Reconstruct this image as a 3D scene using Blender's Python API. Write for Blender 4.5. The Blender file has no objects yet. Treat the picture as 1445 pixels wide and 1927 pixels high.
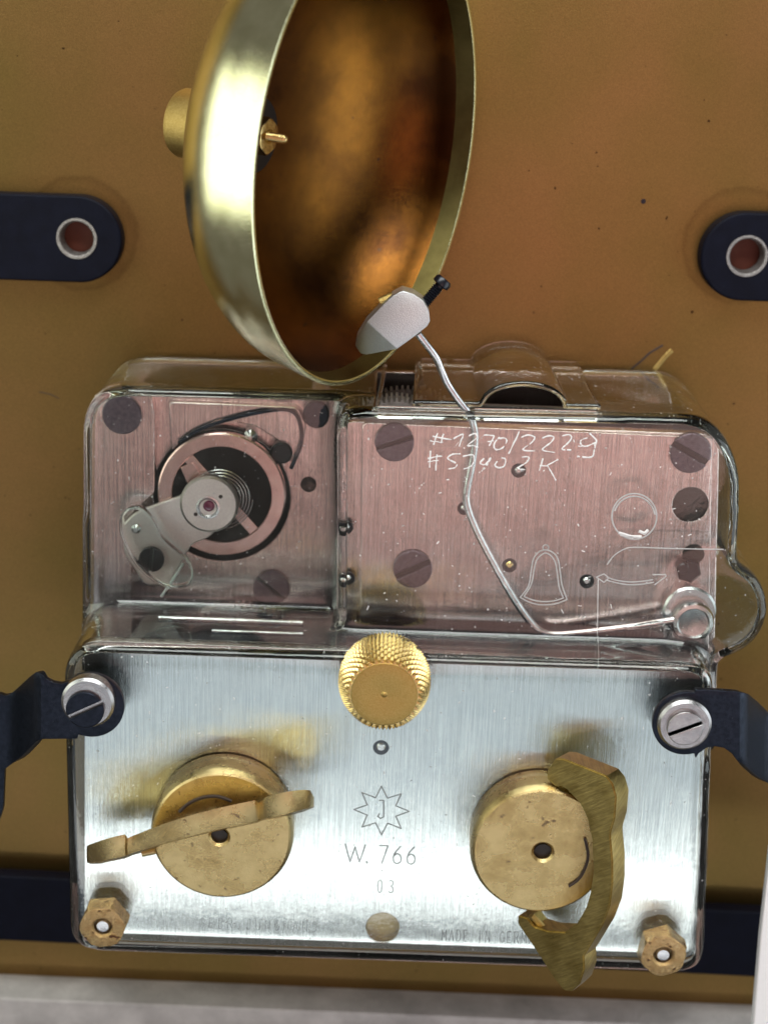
import bpy, bmesh, math, random
from mathutils import Vector, Matrix
random.seed(7)
R = math.radians
sc = bpy.context.scene
col = sc.collection
# ---------------------------------------------------------------- camera
# 1 unit = about 7 mm.  z = 0 is the front face of the lower movement plate, z grows towards the viewer.
TILT, ROLL, FPX, W0, H0 = R(17), R(2.0), 3000.0, 1445.0, 1927.0
DIST = 30.0
fwd = Vector((0, -math.sin(TILT), -math.cos(TILT)))
r0 = Vector((1, 0, 0)); u0 = r0.cross(fwd)
rt = math.cos(ROLL)*r0 + math.sin(ROLL)*u0
up = -math.sin(ROLL)*r0 + math.cos(ROLL)*u0
CAM = -DIST*fwd
cam_d = bpy.data.cameras.new('camera'); cam = bpy.data.objects.new('camera', cam_d); col.objects.link(cam)
m = Matrix((rt, up, -fwd)).transposed().to_4x4(); m.translation = CAM
cam.matrix_world = m
cam_d.sensor_fit = 'VERTICAL'; cam_d.sensor_height = 24.0; cam_d.lens = FPX/H0*24.0
cam_d.clip_start = 0.1; cam_d.clip_end = 500
cam_d.dof.use_dof = True; cam_d.dof.focus_distance = 29.6; cam_d.dof.aperture_fstop = 0.13
sc.camera = cam
# ---------------------------------------------------------------- light of the room
sc.view_settings.view_transform = 'Standard'; sc.view_settings.look = 'None'
sc.view_settings.exposure = 0.15; sc.view_settings.gamma = 1.0
world = bpy.data.worlds.new("World"); sc.world = world; world.use_nodes = True
world.node_tree.nodes['Background'].inputs[0].default_value = (0.85, 0.8, 0.75, 1)
world.node_tree.nodes['Background'].inputs[1].default_value = 0.15
def area(name, loc, target, sx, sy, rad, c):
    d = bpy.data.lights.new(name, 'AREA'); d.shape = 'RECTANGLE'; d.size = sx; d.size_y = sy
    d.color = c; d.energy = rad*math.pi*sx*sy
    o = bpy.data.objects.new(name, d); col.objects.link(o); o.location = loc
    o.rotation_euler = (Vector(target)-Vector(loc)).to_track_quat('-Z', 'Y').to_euler()
    return o
area('window_light', (0, -20.5, 29), (0, -4, 0), 60, 11, 0.80, (0.80, 0.90, 1.0))
area('window_light', (0, -25.0, 30), (0, -4, 0), 60, 2.6, 2.3, (1.0, 1.0, 0.98))
area('shirt_bounce_light', (7, 1.5, 33), (4, 0, 0), 26, 29, 0.92, (1.0, 0.55, 0.50))
area('side_window_light', (-30, 8, 9), (0, 3, 0), 26, 28, 2.2, (0.95, 1.0, 0.86))
area('right_window_light', (32, -2, 8), (0, 0, 0), 26, 24, 2.2, (0.86, 0.95, 1.0))
area('ceiling_window_light', (0, 29, 12), (0, 0, 0), 30, 15, 9.0, (0.97, 1.0, 0.97))
sc.cycles.max_bounces = 14; sc.cycles.transparent_max_bounces = 40
sc.cycles.glossy_bounces = 8; sc.cycles.transmission_bounces = 12
sc.cycles.caustics_reflective = True; sc.cycles.caustics_refractive = True
sc.cycles.sample_clamp_indirect = 6.0
sc.cycles.use_denoising = True
# ---------------------------------------------------------------- placing helpers
def ray(px, py):
    return (fwd*FPX + rt*(px-W0/2) - up*(py-H0/2)).normalized()
def P(px, py, z=0.0):
    d = ray(px, py); t = (z-CAM.z)/d.z
    return CAM + d*t
def Pl(px, py, p0, n):                       # the same on a leaning plane
    d = ray(px, py); t = (p0-CAM).dot(n)/d.dot(n)
    return CAM + d*t
def unit(px, py, z):                         # world length of one picture pixel there
    return (P(px+1, py, z)-P(px, py, z)).length
def XY(pts, z): return [tuple(P(x, y, z).xy) for x, y in pts]
# ---------------------------------------------------------------- tagging helpers
def tag(o, label=None, cat=None, group=None, kind=None):
    if label: o['label'] = label
    if cat: o['category'] = cat
    if group: o['group'] = group
    if kind: o['kind'] = kind
    return o
def empty(name, loc, label, cat, group=None):
    o = bpy.data.objects.new(name, None); col.objects.link(o); o.location = loc; o.empty_display_size = .3
    return tag(o, label, cat, group)
def link(name, me, mat, parent=None, smooth=None):
    o = bpy.data.objects.new(name, me); col.objects.link(o)
    for mm in (mat if isinstance(mat, (list, tuple)) else [mat]): me.materials.append(mm)
    if smooth is not None:
        me.polygons.foreach_set('use_smooth', [True]*len(me.polygons))
        if smooth < 180: me.set_sharp_from_angle(angle=R(smooth))
    if parent:
        o.parent = parent
        o.matrix_parent_inverse = Matrix.Translation(-world_loc(parent))
    return o
def world_loc(o):
    v = Vector((0, 0, 0))
    if o.type == 'EMPTY': return Vector(o.location)
    p = o
    while p.parent: p = p.parent
    return Vector((0, 0, 0)) if o.parent or o.type == 'MESH' else v
def flat(name, loops, z0, z1, mat, parent=None, bevel=0.02, res=2):
    """a plate with rounded edges cut from one outline and any holes"""
    cu = bpy.data.curves.new(name, 'CURVE'); cu.dimensions = '2D'; cu.fill_mode = 'BOTH'
    cu.extrude = max((z1-z0)/2-bevel, .0005); cu.bevel_depth = bevel; cu.bevel_resolution = res; cu.offset = -bevel
    for lp in loops:
        s = cu.splines.new('POLY'); s.points.add(len(lp)-1); s.use_cyclic_u = True
        for i, p in enumerate(lp): s.points[i].co = (p[0], p[1], 0, 1)
    t = bpy.data.objects.new('tmp', cu); col.objects.link(t)
    dg = bpy.context.evaluated_depsgraph_get()
    me = bpy.data.meshes.new_from_object(t.evaluated_get(dg), depsgraph=dg)
    bpy.data.objects.remove(t); bpy.data.curves.remove(cu)
    me.materials.clear()
    me.transform(Matrix.Translation((0, 0, (z0+z1)/2)))
    if name == 'tmp': return me
    return link(name, me, mat, parent, 35)
def circle(cx, cy, r, n=48, a0=0, a1=2*math.pi, closed=True):
    k = n if closed else n+1
    return [(cx+r*math.cos(a0+(a1-a0)*i/n), cy+r*math.sin(a0+(a1-a0)*i/n)) for i in range(k)]
def rounded(pts, rad, n=8):
    out = []
    N = len(pts)
    for i in range(N):
        a, b, c = Vector(pts[i-1][:2]), Vector(pts[i][:2]), Vector(pts[(i+1) % N][:2])
        r = rad[i] if isinstance(rad, (list, tuple)) else rad
        if r <= 0: out.append(tuple(b)); continue
        d1, d2 = (a-b), (c-b)
        r1 = min(r, d1.length*.49, d2.length*.49)
        p, q = b+d1.normalized()*r1, b+d2.normalized()*r1
        for k in range(n+1):
            t = k/n
            out.append(tuple((1-t)**2*p+2*t*(1-t)*b+t*t*q))
    return out
def lathe(name, c, axis, prof, mat, parent=None, seg=64, smooth=30, idx=None):
    axis = Vector(axis).normalized()
    a = axis.orthogonal().normalized(); b = axis.cross(a)
    bm = bmesh.new(); rings = []
    for r, h in prof:
        if r < 1e-5: rings.append([bm.verts.new(Vector(c)+axis*h)])
        else: rings.append([bm.verts.new(Vector(c)+axis*h+(a*math.cos(2*math.pi*i/seg)+b*math.sin(2*math.pi*i/seg))*r) for i in range(seg)])
    for k in range(len(rings)-1):
        A, B = rings[k], rings[k+1]
        for i in range(seg):
            j = (i+1) % seg
            if len(A) == 1 and len(B) == 1: continue
            if len(A) == 1: f = bm.faces.new((A[0], B[j], B[i]))
            elif len(B) == 1: f = bm.faces.new((A[i], A[j], B[0]))
            else: f = bm.faces.new((A[i], A[j], B[j], B[i]))
            if idx: f.material_index = idx[k]
    bmesh.ops.recalc_face_normals(bm, faces=bm.faces)
    me = bpy.data.meshes.new(name); bm.to_mesh(me); bm.free()
    return link(name, me, mat, parent, smooth)
def disc(name, px, py, rpx, z0, z1, mat, parent=None, bev=.02, seg=64, hole=0, zr=None):
    c = P(px, py, z1); r = rpx*unit(px, py, z1)
    if hole:
        h = hole*unit(px, py, z1)
        prof = [(h, z0-z1), (r, z0-z1), (r, -bev), (r-bev, 0), (h+bev*.6, 0), (h, -bev*.6), (h, z0-z1)]
    else:
        prof = [(0, z0-z1), (r, z0-z1), (r, -bev), (r-bev, 0), (0, 0)]
    return lathe(name, c, (0, 0, 1), prof, mat, parent, seg)
def tube_mesh(pts, r, seg=10, close=False):
    pts = [Vector(p) for p in pts]
    bm = bmesh.new(); rings = []; n = len(pts); prev = None
    for i, p in enumerate(pts):
        if close: t = pts[(i+1) % n]-pts[i-1]
        else: t = (pts[min(i+1, n-1)]-pts[max(i-1, 0)])
        if t.length < 1e-9: t = Vector((1, 0, 0))
        t.normalize()
        a = (prev-t*prev.dot(t)) if prev else t.cross(Vector((0, 0, 1)))
        if a.length < 1e-4: a = t.orthogonal()
        a.normalize(); prev = a; b = t.cross(a)
        rr = r[i] if isinstance(r, (list, tuple)) else r
        rings.append([bm.verts.new(p+(a*math.cos(2*math.pi*k/seg)+b*math.sin(2*math.pi*k/seg))*rr) for k in range(seg)])
    for i in range(n if close else n-1):
        A, B = rings[i], rings[(i+1) % n]
        for k in range(seg): bm.faces.new((A[k], A[(k+1) % seg], B[(k+1) % seg], B[k]))
    if not close: bm.faces.new(rings[0][::-1]); bm.faces.new(rings[-1])
    me = bpy.data.meshes.new('t'); bm.to_mesh(me); bm.free(); return me
def smoothline(pts, n=8):
    pts = [Vector(p) for p in pts]; out = []
    for i in range(len(pts)-1):
        p0, p1, p2, p3 = pts[max(i-1, 0)], pts[i], pts[i+1], pts[min(i+2, len(pts)-1)]
        for k in range(n):
            t = k/n
            out.append(.5*((2*p1)+(-p0+p2)*t+(2*p0-5*p1+4*p2-p3)*t*t+(-p0+3*p1-3*p2+p3)*t**3))
    out.append(pts[-1]); return out
def sm2(pts, n=5): return [(p[0], p[1]) for p in smoothline([(x, y, 0) for x, y in pts], n)]
def tube(name, pts, r, mat, parent=None, seg=10, close=False):
    return link(name, tube_mesh(pts, r, seg, close), mat, parent, 60)
def strokes(name, lines, z, r, mat, parent, wob=0, flatk=.35, rnd=random.Random(11)):
    """thin engraved or scratched lines lying on a surface at height z; lines in picture units"""
    bm = bmesh.new()
    for ln in lines:
        pts = [P(x, y, z) for x, y in ln]
        for p_, q_ in zip(pts, pts[1:]):
            if (q_-p_).length < 1e-5: continue
            e = (q_-p_).normalized()*r*.5; rk = r
            if wob:
                if rnd.random() < wob*.10 and (q_-p_).length < .08: continue
                rk = r*rnd.uniform(1-wob*.5, 1+wob*.4)
                if (q_-p_).length > .12:
                    nn_ = 4; k0 = [p_.lerp(q_, k/nn_)+Vector((rnd.uniform(-1, 1), rnd.uniform(-1, 1), 0))*.006 for k in range(nn_+1)]
                    me = tube_mesh(k0, [r*rnd.uniform(.5, 1.4) for _ in k0], 6)
                    for v in me.vertices: v.co.z = z+(v.co.z-z)*flatk
                    bm.from_mesh(me); bpy.data.meshes.remove(me); continue
            me = tube_mesh([p_-e, q_+e], rk, 6)
            for v in me.vertices: v.co.z = z+(v.co.z-z)*flatk
            bm.from_mesh(me); bpy.data.meshes.remove(me)
    me = bpy.data.meshes.new(name); bm.to_mesh(me); bm.free()
    o = link(name, me, mat, parent, 60); o['kind'] = 'stuff'; return o
def slotted(name, px, py, rpx, z0, z1, ang, mat, parent, slot=.16, depth=.1, bev=.02):
    """round screw head with a cut slot"""
    c = P(px, py, z1); r = rpx*unit(px, py, z1); w = r*slot
    bm = bmesh.new()
    def add(me):
        bm.from_mesh(me); bpy.data.meshes.remove(me)
    a0 = math.asin(w/r)
    base = flat('tmp', [circle(0, 0, r*.985, 48)], z0, z1-depth, None, bevel=.001)
    add(base); nb_ = len(bm.faces)
    for s in (0, math.pi):
        seg = [(r*math.cos(t), r*math.sin(t)) for t in [s+a0+(math.pi-2*a0)*i/24 for i in range(25)]]
        add(flat('tmp', [seg], z1-depth+.0005, z1, None, bevel=bev))
    bm.faces.ensure_lookup_table()
    for f in bm.faces[:nb_]: f.material_index = 1  # slot floor coloured dark to give the slot its shade
    me = bpy.data.meshes.new(name); bm.to_mesh(me); bm.free()
    me.transform(Matrix.Translation((c.x, c.y, 0)) @ Matrix.Rotation(R(ang), 4, 'Z'))
    return link(name, me, [mat, M_black_screw_slot_shade], parent, 35)
# ---------------------------------------------------------------- materials
def mk(name):
    m = bpy.data.materials.new(name); m.use_nodes = True
    nt = m.node_tree; return m, nt, nt.nodes, nt.links, nt.nodes['Principled BSDF']
def noise(N, L, scale, detail=4, vec=None, rough=.6):
    n = N.new('ShaderNodeTexNoise'); n.inputs['Scale'].default_value = scale; n.inputs['Detail'].default_value = detail
    n.inputs['Roughness'].default_value = rough
    if vec: L.new(vec, n.inputs['Vector'])
    return n
def ramp(N, L, src, stops):
    r = N.new('ShaderNodeValToRGB'); L.new(src, r.inputs[0]); e = r.color_ramp.elements
    while len(e) < len(stops): e.new(0.5)
    for i, (p, c) in enumerate(stops): e[i].position = p; e[i].color = c if len(c) == 4 else (*c, 1)
    return r
def coords(N, L, scale=(1, 1, 1), rot=(0, 0, 0)):
    t = N.new('ShaderNodeTexCoord'); mp = N.new('ShaderNodeMapping')
    g = N.new('ShaderNodeNewGeometry')
    src = g.outputs['Position']
    if any(rot):
        m0 = N.new('ShaderNodeMapping'); m0.inputs['Rotation'].default_value = rot; L.new(src, m0.inputs['Vector']); src = m0.outputs[0]
    L.new(src, mp.inputs['Vector']); mp.inputs['Scale'].default_value = scale
    N.remove(t); return mp.outputs[0]
def metal(name, c1, c2, rough=.25, scale=6, spots=None, aniso=0, grain=None, grain_rot=0, bump=.02, rvar=.12, metallic=1.0, gvar=.2):
    m, nt, N, L, b = mk(name)
    v = coords(N, L)
    n1 = noise(N, L, scale, 6, v)
    rc = ramp(N, L, n1.outputs[0], [(.35, c1), (.65, c2)])
    out = rc.outputs[0]
    if spots:
        n2 = noise(N, L, spots[1], 3, v, .5)
        r2 = ramp(N, L, n2.outputs[0], [(spots[2], (0, 0, 0)), (spots[2]+.05, (1, 1, 1))])
        mx = N.new('ShaderNodeMix'); mx.data_type = 'RGBA'
        L.new(r2.outputs[0], mx.inputs[0]); L.new(out, mx.inputs[6]); mx.inputs[7].default_value = (*spots[0], 1)
        out = mx.outputs[2]
    L.new(out, b.inputs['Base Color']); b.inputs['Metallic'].default_value = metallic
    mr = N.new('ShaderNodeMapRange'); L.new(n1.outputs[0], mr.inputs[0])
    mr.inputs[3].default_value = rough-rvar/2; mr.inputs[4].default_value = rough+rvar/2
    L.new(mr.outputs[0], b.inputs['Roughness'])
    bp = N.new('ShaderNodeBump'); bp.inputs['Strength'].default_value = 1.0; bp.inputs['Distance'].default_value = bump
    if grain:
        vg = coords(N, L, grain, (0, 0, grain_rot)); ng = noise(N, L, 1.0, 5, vg, .7)
        L.new(ng.outputs[0], bp.inputs['Height'])
        rg = ramp(N, L, ng.outputs[0], [(.36, (1-gvar, 1-gvar, 1-gvar)), (.64, (1, 1, 1))])
        mg = N.new('ShaderNodeMix'); mg.data_type = 'RGBA'; mg.blend_type = 'MULTIPLY'; mg.inputs[0].default_value = 1
        L.new(out, mg.inputs[6]); L.new(rg.outputs[0], mg.inputs[7]); L.new(mg.outputs[2], b.inputs['Base Color'])
    else:
        nf = noise(N, L, 45, 4, v); L.new(nf.outputs[0], bp.inputs['Height'])
    L.new(bp.outputs[0], b.inputs['Normal'])
    if aniso:
        b.inputs['Anisotropic'].default_value = aniso
        cv = N.new('ShaderNodeCombineXYZ'); cv.inputs[0].default_value = math.cos(-grain_rot); cv.inputs[1].default_value = math.sin(-grain_rot)
        L.new(cv.outputs[0], b.inputs['Tangent'])
    return m
def plain(name, c, rough=.5, metallic=0, spec=.5, sc_=8, var=.12, bump=.0, bscale=40):
    m, nt, N, L, b = mk(name)
    v = coords(N, L); n = noise(N, L, sc_, 5, v)
    rc = ramp(N, L, n.outputs[0], [(.3, tuple(x*(1-var) for x in c)), (.7, tuple(min(1, x*(1+var)) for x in c))])
    L.new(rc.outputs[0], b.inputs['Base Color']); b.inputs['Roughness'].default_value = rough
    b.inputs['Metallic'].default_value = metallic; b.inputs['Specular IOR Level'].default_value = spec
    if bump:
        nb = noise(N, L, bscale, 4, v); bp = N.new('ShaderNodeBump'); bp.inputs['Distance'].default_value = bump
        L.new(nb.outputs[0], bp.inputs['Height']); L.new(bp.outputs[0], b.inputs['Normal'])
    return m
M_plate = metal('brushed_nickel', (.66, .66, .66), (.72, .71, .70), .16, 1.2, aniso=.75, grain=(38, .55, 1), bump=.009, rvar=.06, gvar=.24)
M_upper = metal('nickel_pink_reflection', (.80, .66, .65), (.88, .75, .73), .18, 1.4, aniso=.7, grain=(36, .6, 1), bump=.009, rvar=.06, gvar=.28)  # the pink reflection on the upper plates is put into the colour
M_steel = metal('steel', (.60, .60, .61), (.68, .67, .67), .2, 5, rvar=.05, bump=.004)
M_wire = metal('steel_wire', (.60, .60, .62), (.74, .74, .74), .16, 5, bump=.004)
M_silver = metal('satin_steel', (.64, .69, .71), (.72, .77, .78), .40, 30, bump=.01)
M_brass = metal('aged_brass', (.43, .31, .13), (.64, .50, .24), .27, 1.6, spots=((.24, .16, .08), 5.0, .66), bump=.008)
M_brass_cut = metal('brushed_brass', (.42, .31, .10), (.60, .46, .17), .30, 2, grain=(34, 2.6, 1), grain_rot=R(48), bump=.008, gvar=.38)
M_brass_new = metal('bright_brass', (.60, .44, .17), (.70, .53, .24), .2, 8, bump=.006)
M_brass_dull = metal('dull_brass', (.42, .29, .09), (.50, .36, .13), .40, 20, bump=.012)
M_bronze_nut = metal('bronze_nut', (.56, .38, .17), (.68, .50, .25), .25, 8, spots=((.25, .13, .06), 7, .62))
M_bell_out = metal('bell_brass', (.76, .74, .44), (.84, .82, .52), .15, 2.5, spots=((.85, .85, .7), 14, .74), bump=.003)
M_lip = metal('bell_lip_lit_tone', (.075, .060, .020), (.11, .09, .032), .45, 2, bump=.004)  # rim band catches other light than the inside; put into its colour
M_bell_in = metal('tarnished_brass', (.055, .022, .008), (.25, .105, .017), .17, .30, spots=((.05, .03, .02), 5, .70), bump=.006)
M_copper = metal('balance_copper', (.80, .54, .50), (.86, .62, .57), .24, 2, bump=.002)
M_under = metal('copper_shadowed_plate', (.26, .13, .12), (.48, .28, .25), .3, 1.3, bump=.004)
M_blue = metal('blued_steel', (.010, .014, .023), (.020, .026, .042), .30, 10, spots=((.25, .27, .32), 30, .74), bump=.008, metallic=.8)
M_black = metal('black_strap', (.0012, .0018, .007), (.0025, .0035, .011), .58, 3, spots=((.05, .05, .07), 22, .74), metallic=0, bump=.008); M_black.node_tree.nodes['Principled BSDF'].inputs['Specular IOR Level'].default_value = .14
M_screw = metal('dark_screw', (.10, .08, .10), (.15, .12, .14), .38, 12, bump=.01)
M_black_screw_slot_shade = plain('black_screw_and_slot_shade', (.008, .009, .014), .28, .3, .5)
M_dark = plain('dark_interior', (.02, .016, .014), .5)
M_hole = plain('hole_shade', (.035, .022, .018), .6)
M_collar = metal('worn_collar', (.36, .36, .37), (.46, .45, .45), .26, 4, rvar=.05, bump=.006)
M_rim = metal('worn_rim', (.26, .24, .23), (.40, .38, .37), .5, 14)
M_cap = metal('balance_cap_steel', (.62, .58, .56), (.70, .66, .63), .36, 20, bump=.01)
M_white = plain('white_painted_edge', (.93, .94, .94), .5, var=.02)
M_greyedge = plain('grey_case_edge', (.50, .48, .47), .6, var=.28, sc_=.8, bump=.03, bscale=12)
M_mould = plain('moulded_line', (.50, .50, .50), .5, var=.15)
M_print = plain('scratch_white', (.80, .80, .80), .6, var=.1)
M_engrave = metal('engraving', (.44, .45, .47), (.52, .52, .54), .35, 20)
M_ruby = plain('ruby', (.16, .015, .06), .08, 0, .8)
M_rust = plain('wood_behind_hole', (.12, .025, .010), .6)
# painted bronze sheet with faint specks
m_, nt, N, L, b = mk('bronze_sheet'); M_board = m_
v = coords(N, L)
n1 = noise(N, L, .22, 3, v); rc = ramp(N, L, n1.outputs[0], [(.3, (.225, .152, .045)), (.7, (.295, .170, .062))])
n2 = noise(N, L, 42, 4, v, .7); r2 = ramp(N, L, n2.outputs[0], [(.36, (.76, .76, .76)), (.64, (1.12, 1.12, 1.12))])
mx = N.new('ShaderNodeMix'); mx.data_type = 'RGBA'; mx.blend_type = 'MULTIPLY'; mx.inputs[0].default_value = 1
L.new(rc.outputs[0], mx.inputs[6]); L.new(r2.outputs[0], mx.inputs[7])
n3 = noise(N, L, 7, 2, v, .4); r3 = ramp(N, L, n3.outputs[0], [(.755, (0, 0, 0)), (.78, (1, 1, 1))])
mx2 = N.new('ShaderNodeMix'); mx2.data_type = 'RGBA'; L.new(r3.outputs[0], mx2.inputs[0]); L.new(mx.outputs[2], mx2.inputs[6]); mx2.inputs[7].default_value = (.05, .025, .01, 1)
last = mx2.outputs[2]
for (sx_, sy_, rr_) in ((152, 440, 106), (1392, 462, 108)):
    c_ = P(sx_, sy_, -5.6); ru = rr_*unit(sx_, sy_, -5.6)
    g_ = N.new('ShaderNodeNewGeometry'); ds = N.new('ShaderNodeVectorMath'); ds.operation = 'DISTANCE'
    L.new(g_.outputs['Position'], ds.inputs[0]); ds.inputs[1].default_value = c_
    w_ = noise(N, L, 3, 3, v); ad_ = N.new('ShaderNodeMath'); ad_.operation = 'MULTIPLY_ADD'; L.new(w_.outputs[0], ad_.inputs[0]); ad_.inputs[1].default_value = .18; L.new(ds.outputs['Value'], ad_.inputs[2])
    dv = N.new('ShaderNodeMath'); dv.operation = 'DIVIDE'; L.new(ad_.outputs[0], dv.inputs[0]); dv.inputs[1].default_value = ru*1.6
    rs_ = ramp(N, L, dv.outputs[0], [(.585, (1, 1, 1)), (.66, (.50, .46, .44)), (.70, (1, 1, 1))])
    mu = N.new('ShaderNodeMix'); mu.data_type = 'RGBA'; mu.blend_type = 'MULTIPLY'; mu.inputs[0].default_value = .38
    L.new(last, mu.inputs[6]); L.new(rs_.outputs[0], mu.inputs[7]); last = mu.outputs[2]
L.new(last, b.inputs['Base Color']); b.inputs['Metallic'].default_value = .93; b.inputs['Roughness'].default_value = .37
bp = N.new('ShaderNodeBump'); bp.inputs['Distance'].default_value = .006; nb = noise(N, L, 35, 3, v); L.new(nb.outputs[0], bp.inputs['Height']); L.new(bp.outputs[0], b.inputs['Normal'])
# clear plastic: a see-through sheet with Fresnel gloss, the longer path at grazing angles tinting it
def plastic(name, tint=(.90, .95, .92), specks=True, edge=(.45, .55, .50)):
    m = bpy.data.materials.new(name); m.use_nodes = True; nt = m.node_tree; N = nt.nodes; L = nt.links; N.clear()
    out = N.new('ShaderNodeOutputMaterial')
    g = N.new('ShaderNodeNewGeometry')
    dt = N.new('ShaderNodeVectorMath'); dt.operation = 'DOT_PRODUCT'; L.new(g.outputs['Normal'], dt.inputs[0]); L.new(g.outputs['Incoming'], dt.inputs[1])
    ab = N.new('ShaderNodeMath'); ab.operation = 'ABSOLUTE'; L.new(dt.outputs['Value'], ab.inputs[0])
    om = N.new('ShaderNodeMath'); om.operation = 'SUBTRACT'; om.inputs[0].default_value = 1; L.new(ab.outputs[0], om.inputs[1])
    pw = N.new('ShaderNodeMath'); pw.operation = 'POWER'; L.new(om.outputs[0], pw.inputs[0]); pw.inputs[1].default_value = 4.0
    ma = N.new('ShaderNodeMath'); ma.operation = 'MULTIPLY_ADD'; L.new(pw.outputs[0], ma.inputs[0]); ma.inputs[1].default_value = .95; ma.inputs[2].default_value = .045
    ma.use_clamp = True
    rr = ramp(N, L, ab.outputs[0], [(0, edge), (.45, tint), (1, (.985, .99, .985))])
    tr = N.new('ShaderNodeBsdfTransparent'); L.new(rr.outputs[0], tr.inputs[0])
    gl = N.new('ShaderNodeBsdfGlossy'); gl.inputs['Roughness'].default_value = .05
    v = coords(N, L); nb = noise(N, L, 9, 5, v); bp = N.new('ShaderNodeBump'); bp.inputs['Distance'].default_value = .006
    L.new(nb.outputs[0], bp.inputs['Height']); L.new(bp.outputs[0], gl.inputs['Normal'])
    mix = N.new('ShaderNodeMixShader'); L.new(ma.outputs[0], mix.inputs[0]); L.new(tr.outputs[0], mix.inputs[1]); L.new(gl.outputs[0], mix.inputs[2])
    last = mix.outputs[0]
    if specks:
        n = noise(N, L, 11, 2, v, .4); rs = ramp(N, L, n.outputs[0], [(.745, (0, 0, 0)), (.775, (.8, .8, .8))])
        df = N.new('ShaderNodeBsdfDiffuse'); df.inputs[0].default_value = (.8, .8, .8, 1)
        m2 = N.new('ShaderNodeMixShader'); L.new(rs.outputs[0], m2.inputs[0]); L.new(last, m2.inputs[1]); L.new(df.outputs[0], m2.inputs[2]); last = m2.outputs[0]
    L.new(last, out.inputs[0])
    return m
def glassy(name, tint, specks=True):
    m = bpy.data.materials.new(name); m.use_nodes = True; nt = m.node_tree; N = nt.nodes; L = nt.links; N.clear()
    out = N.new('ShaderNodeOutputMaterial'); g = N.new('ShaderNodeBsdfGlass'); g.inputs['IOR'].default_value = 1.49
    g.inputs['Roughness'].default_value = .0; g.inputs['Color'].default_value = (*tint, 1)
    v = coords(N, L)
    n0 = noise(N, L, 1.7, 3, v); bp = N.new('ShaderNodeBump'); bp.inputs['Distance'].default_value = .003
    L.new(n0.outputs[0], bp.inputs['Height']); L.new(bp.outputs[0], g.inputs['Normal'])
    n = noise(N, L, 13, 2, v, .4); rs = ramp(N, L, n.outputs[0], [(.735, (0, 0, 0)), (.775, (.7, .7, .7))])
    nh = noise(N, L, .9, 4, v); rh = ramp(N, L, nh.outputs[0], [(.48, (0, 0, 0)), (.80, (.03, .03, .03))])
    ad = N.new('ShaderNodeMath'); ad.operation = 'ADD'; ad.use_clamp = True; L.new(rs.outputs[0], ad.inputs[0]); L.new(rh.outputs[0], ad.inputs[1])
    df = N.new('ShaderNodeBsdfDiffuse'); df.inputs[0].default_value = (.8, .8, .8, 1)
    m2 = N.new('ShaderNodeMixShader'); L.new(ad.outputs[0], m2.inputs[0]); L.new(g.outputs[0], m2.inputs[1]); L.new(df.outputs[0], m2.inputs[2])
    L.new(m2.outputs[0], out.inputs[0]); return m
M_clear = glassy('clear_plastic', (.97, .99, .98))
M_clear2 = glassy('clear_plastic_edge', (.96, .98, .97))
# ---------------------------------------------------------------- back sheet and frame
ZB = -5.6
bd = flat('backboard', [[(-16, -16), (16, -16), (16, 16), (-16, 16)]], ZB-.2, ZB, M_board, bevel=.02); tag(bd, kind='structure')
o = disc('pinhole', 1210, 379, 5, ZB-.0, ZB+.012, M_black_screw_slot_shade, bd, bev=.003, seg=10)
strokes('rubbed_line', [[(1188, 694), (1205, 680), (1222, 664), (1246, 650)]], ZB+.002, .022, M_hole, bd)
strokes('rubbed_line', [[(1232, 694), (1250, 672), (1262, 660)]], ZB+.002, .05, M_brass_dull, bd)
strokes('rubbed_line', [sm2([(75, 738), (95, 742), (112, 750)])], ZB+.002, .010, M_hole, bd)
o = flat('ledge', [XY([(-200, 1870), (190, 1886), (1700, 1948), (1700, 2400), (-200, 2400)], -4.6)], -6.4, -4.6, M_greyedge, bevel=.06)
tag(o, 'pale grey ledge of the clock case running along the bottom edge of the picture', 'ledge')
o = flat('case_edge', [XY([(1449, 1600), (1431, 1760), (1415, 1945), (1650, 1975), (1650, 1600)], 0.0)], -.25, 0.0, M_white, bevel=.03)
tag(o, 'bright white upright edge of the case at the lower right corner', 'case edge')
# ---------------------------------------------------------------- straps on the back sheet
def strap(px, py, hr, er, dirx, label):
    z = -5.1
    t = empty('mounting_strap', P(px, py, ZB), label, 'strap', 'black straps with a ringed hole above the movement')
    c = P(px, py, z); u = unit(px, py, z)
    cc = P(px+(3 if dirx < 0 else -4), py+2, z)
    if dirx < 0: out = [(cc.x-7, cc.y-er*u)] + [(cc.x+er*u*math.cos(a), cc.y+er*u*math.sin(a)) for a in [R(-90+180*i/32) for i in range(33)]] + [(cc.x-7, cc.y+er*u)]
    else: out = [(cc.x+7, cc.y+er*u)] + [(cc.x+er*u*math.cos(a), cc.y+er*u*math.sin(a)) for a in [R(90+180*i/32) for i in range(33)]] + [(cc.x+7, cc.y-er*u)]
    flat('strap_body', [out, circle(c.x, c.y, (hr-4)*u)], ZB+.02, z, M_black, t, .05, 3)
    lathe('hole_rim', (c.x, c.y, z), (0, 0, 1), [((hr-9)*u, -.35), ((hr-6)*u, .0), ((hr-4)*u, .02), (hr*u, .02), ((hr+1)*u, -.02)], M_rim, t, 48)
    disc('hole_bottom', px, py, hr-4, ZB+.004, ZB+.03, M_rust, t, .005, 32)
    return t
strap(145, 449, 38, 81, -1, 'black strap with a ringed hole left of the brass bell')
strap(1405, 482, 39, 83, 1, 'black strap with a ringed hole right of the bell at the picture edge')
t = empty('support_bar', P(700, 1700, ZB), 'wide dark blue-black bar crossing behind the bottom of the movement', 'bar')
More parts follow.
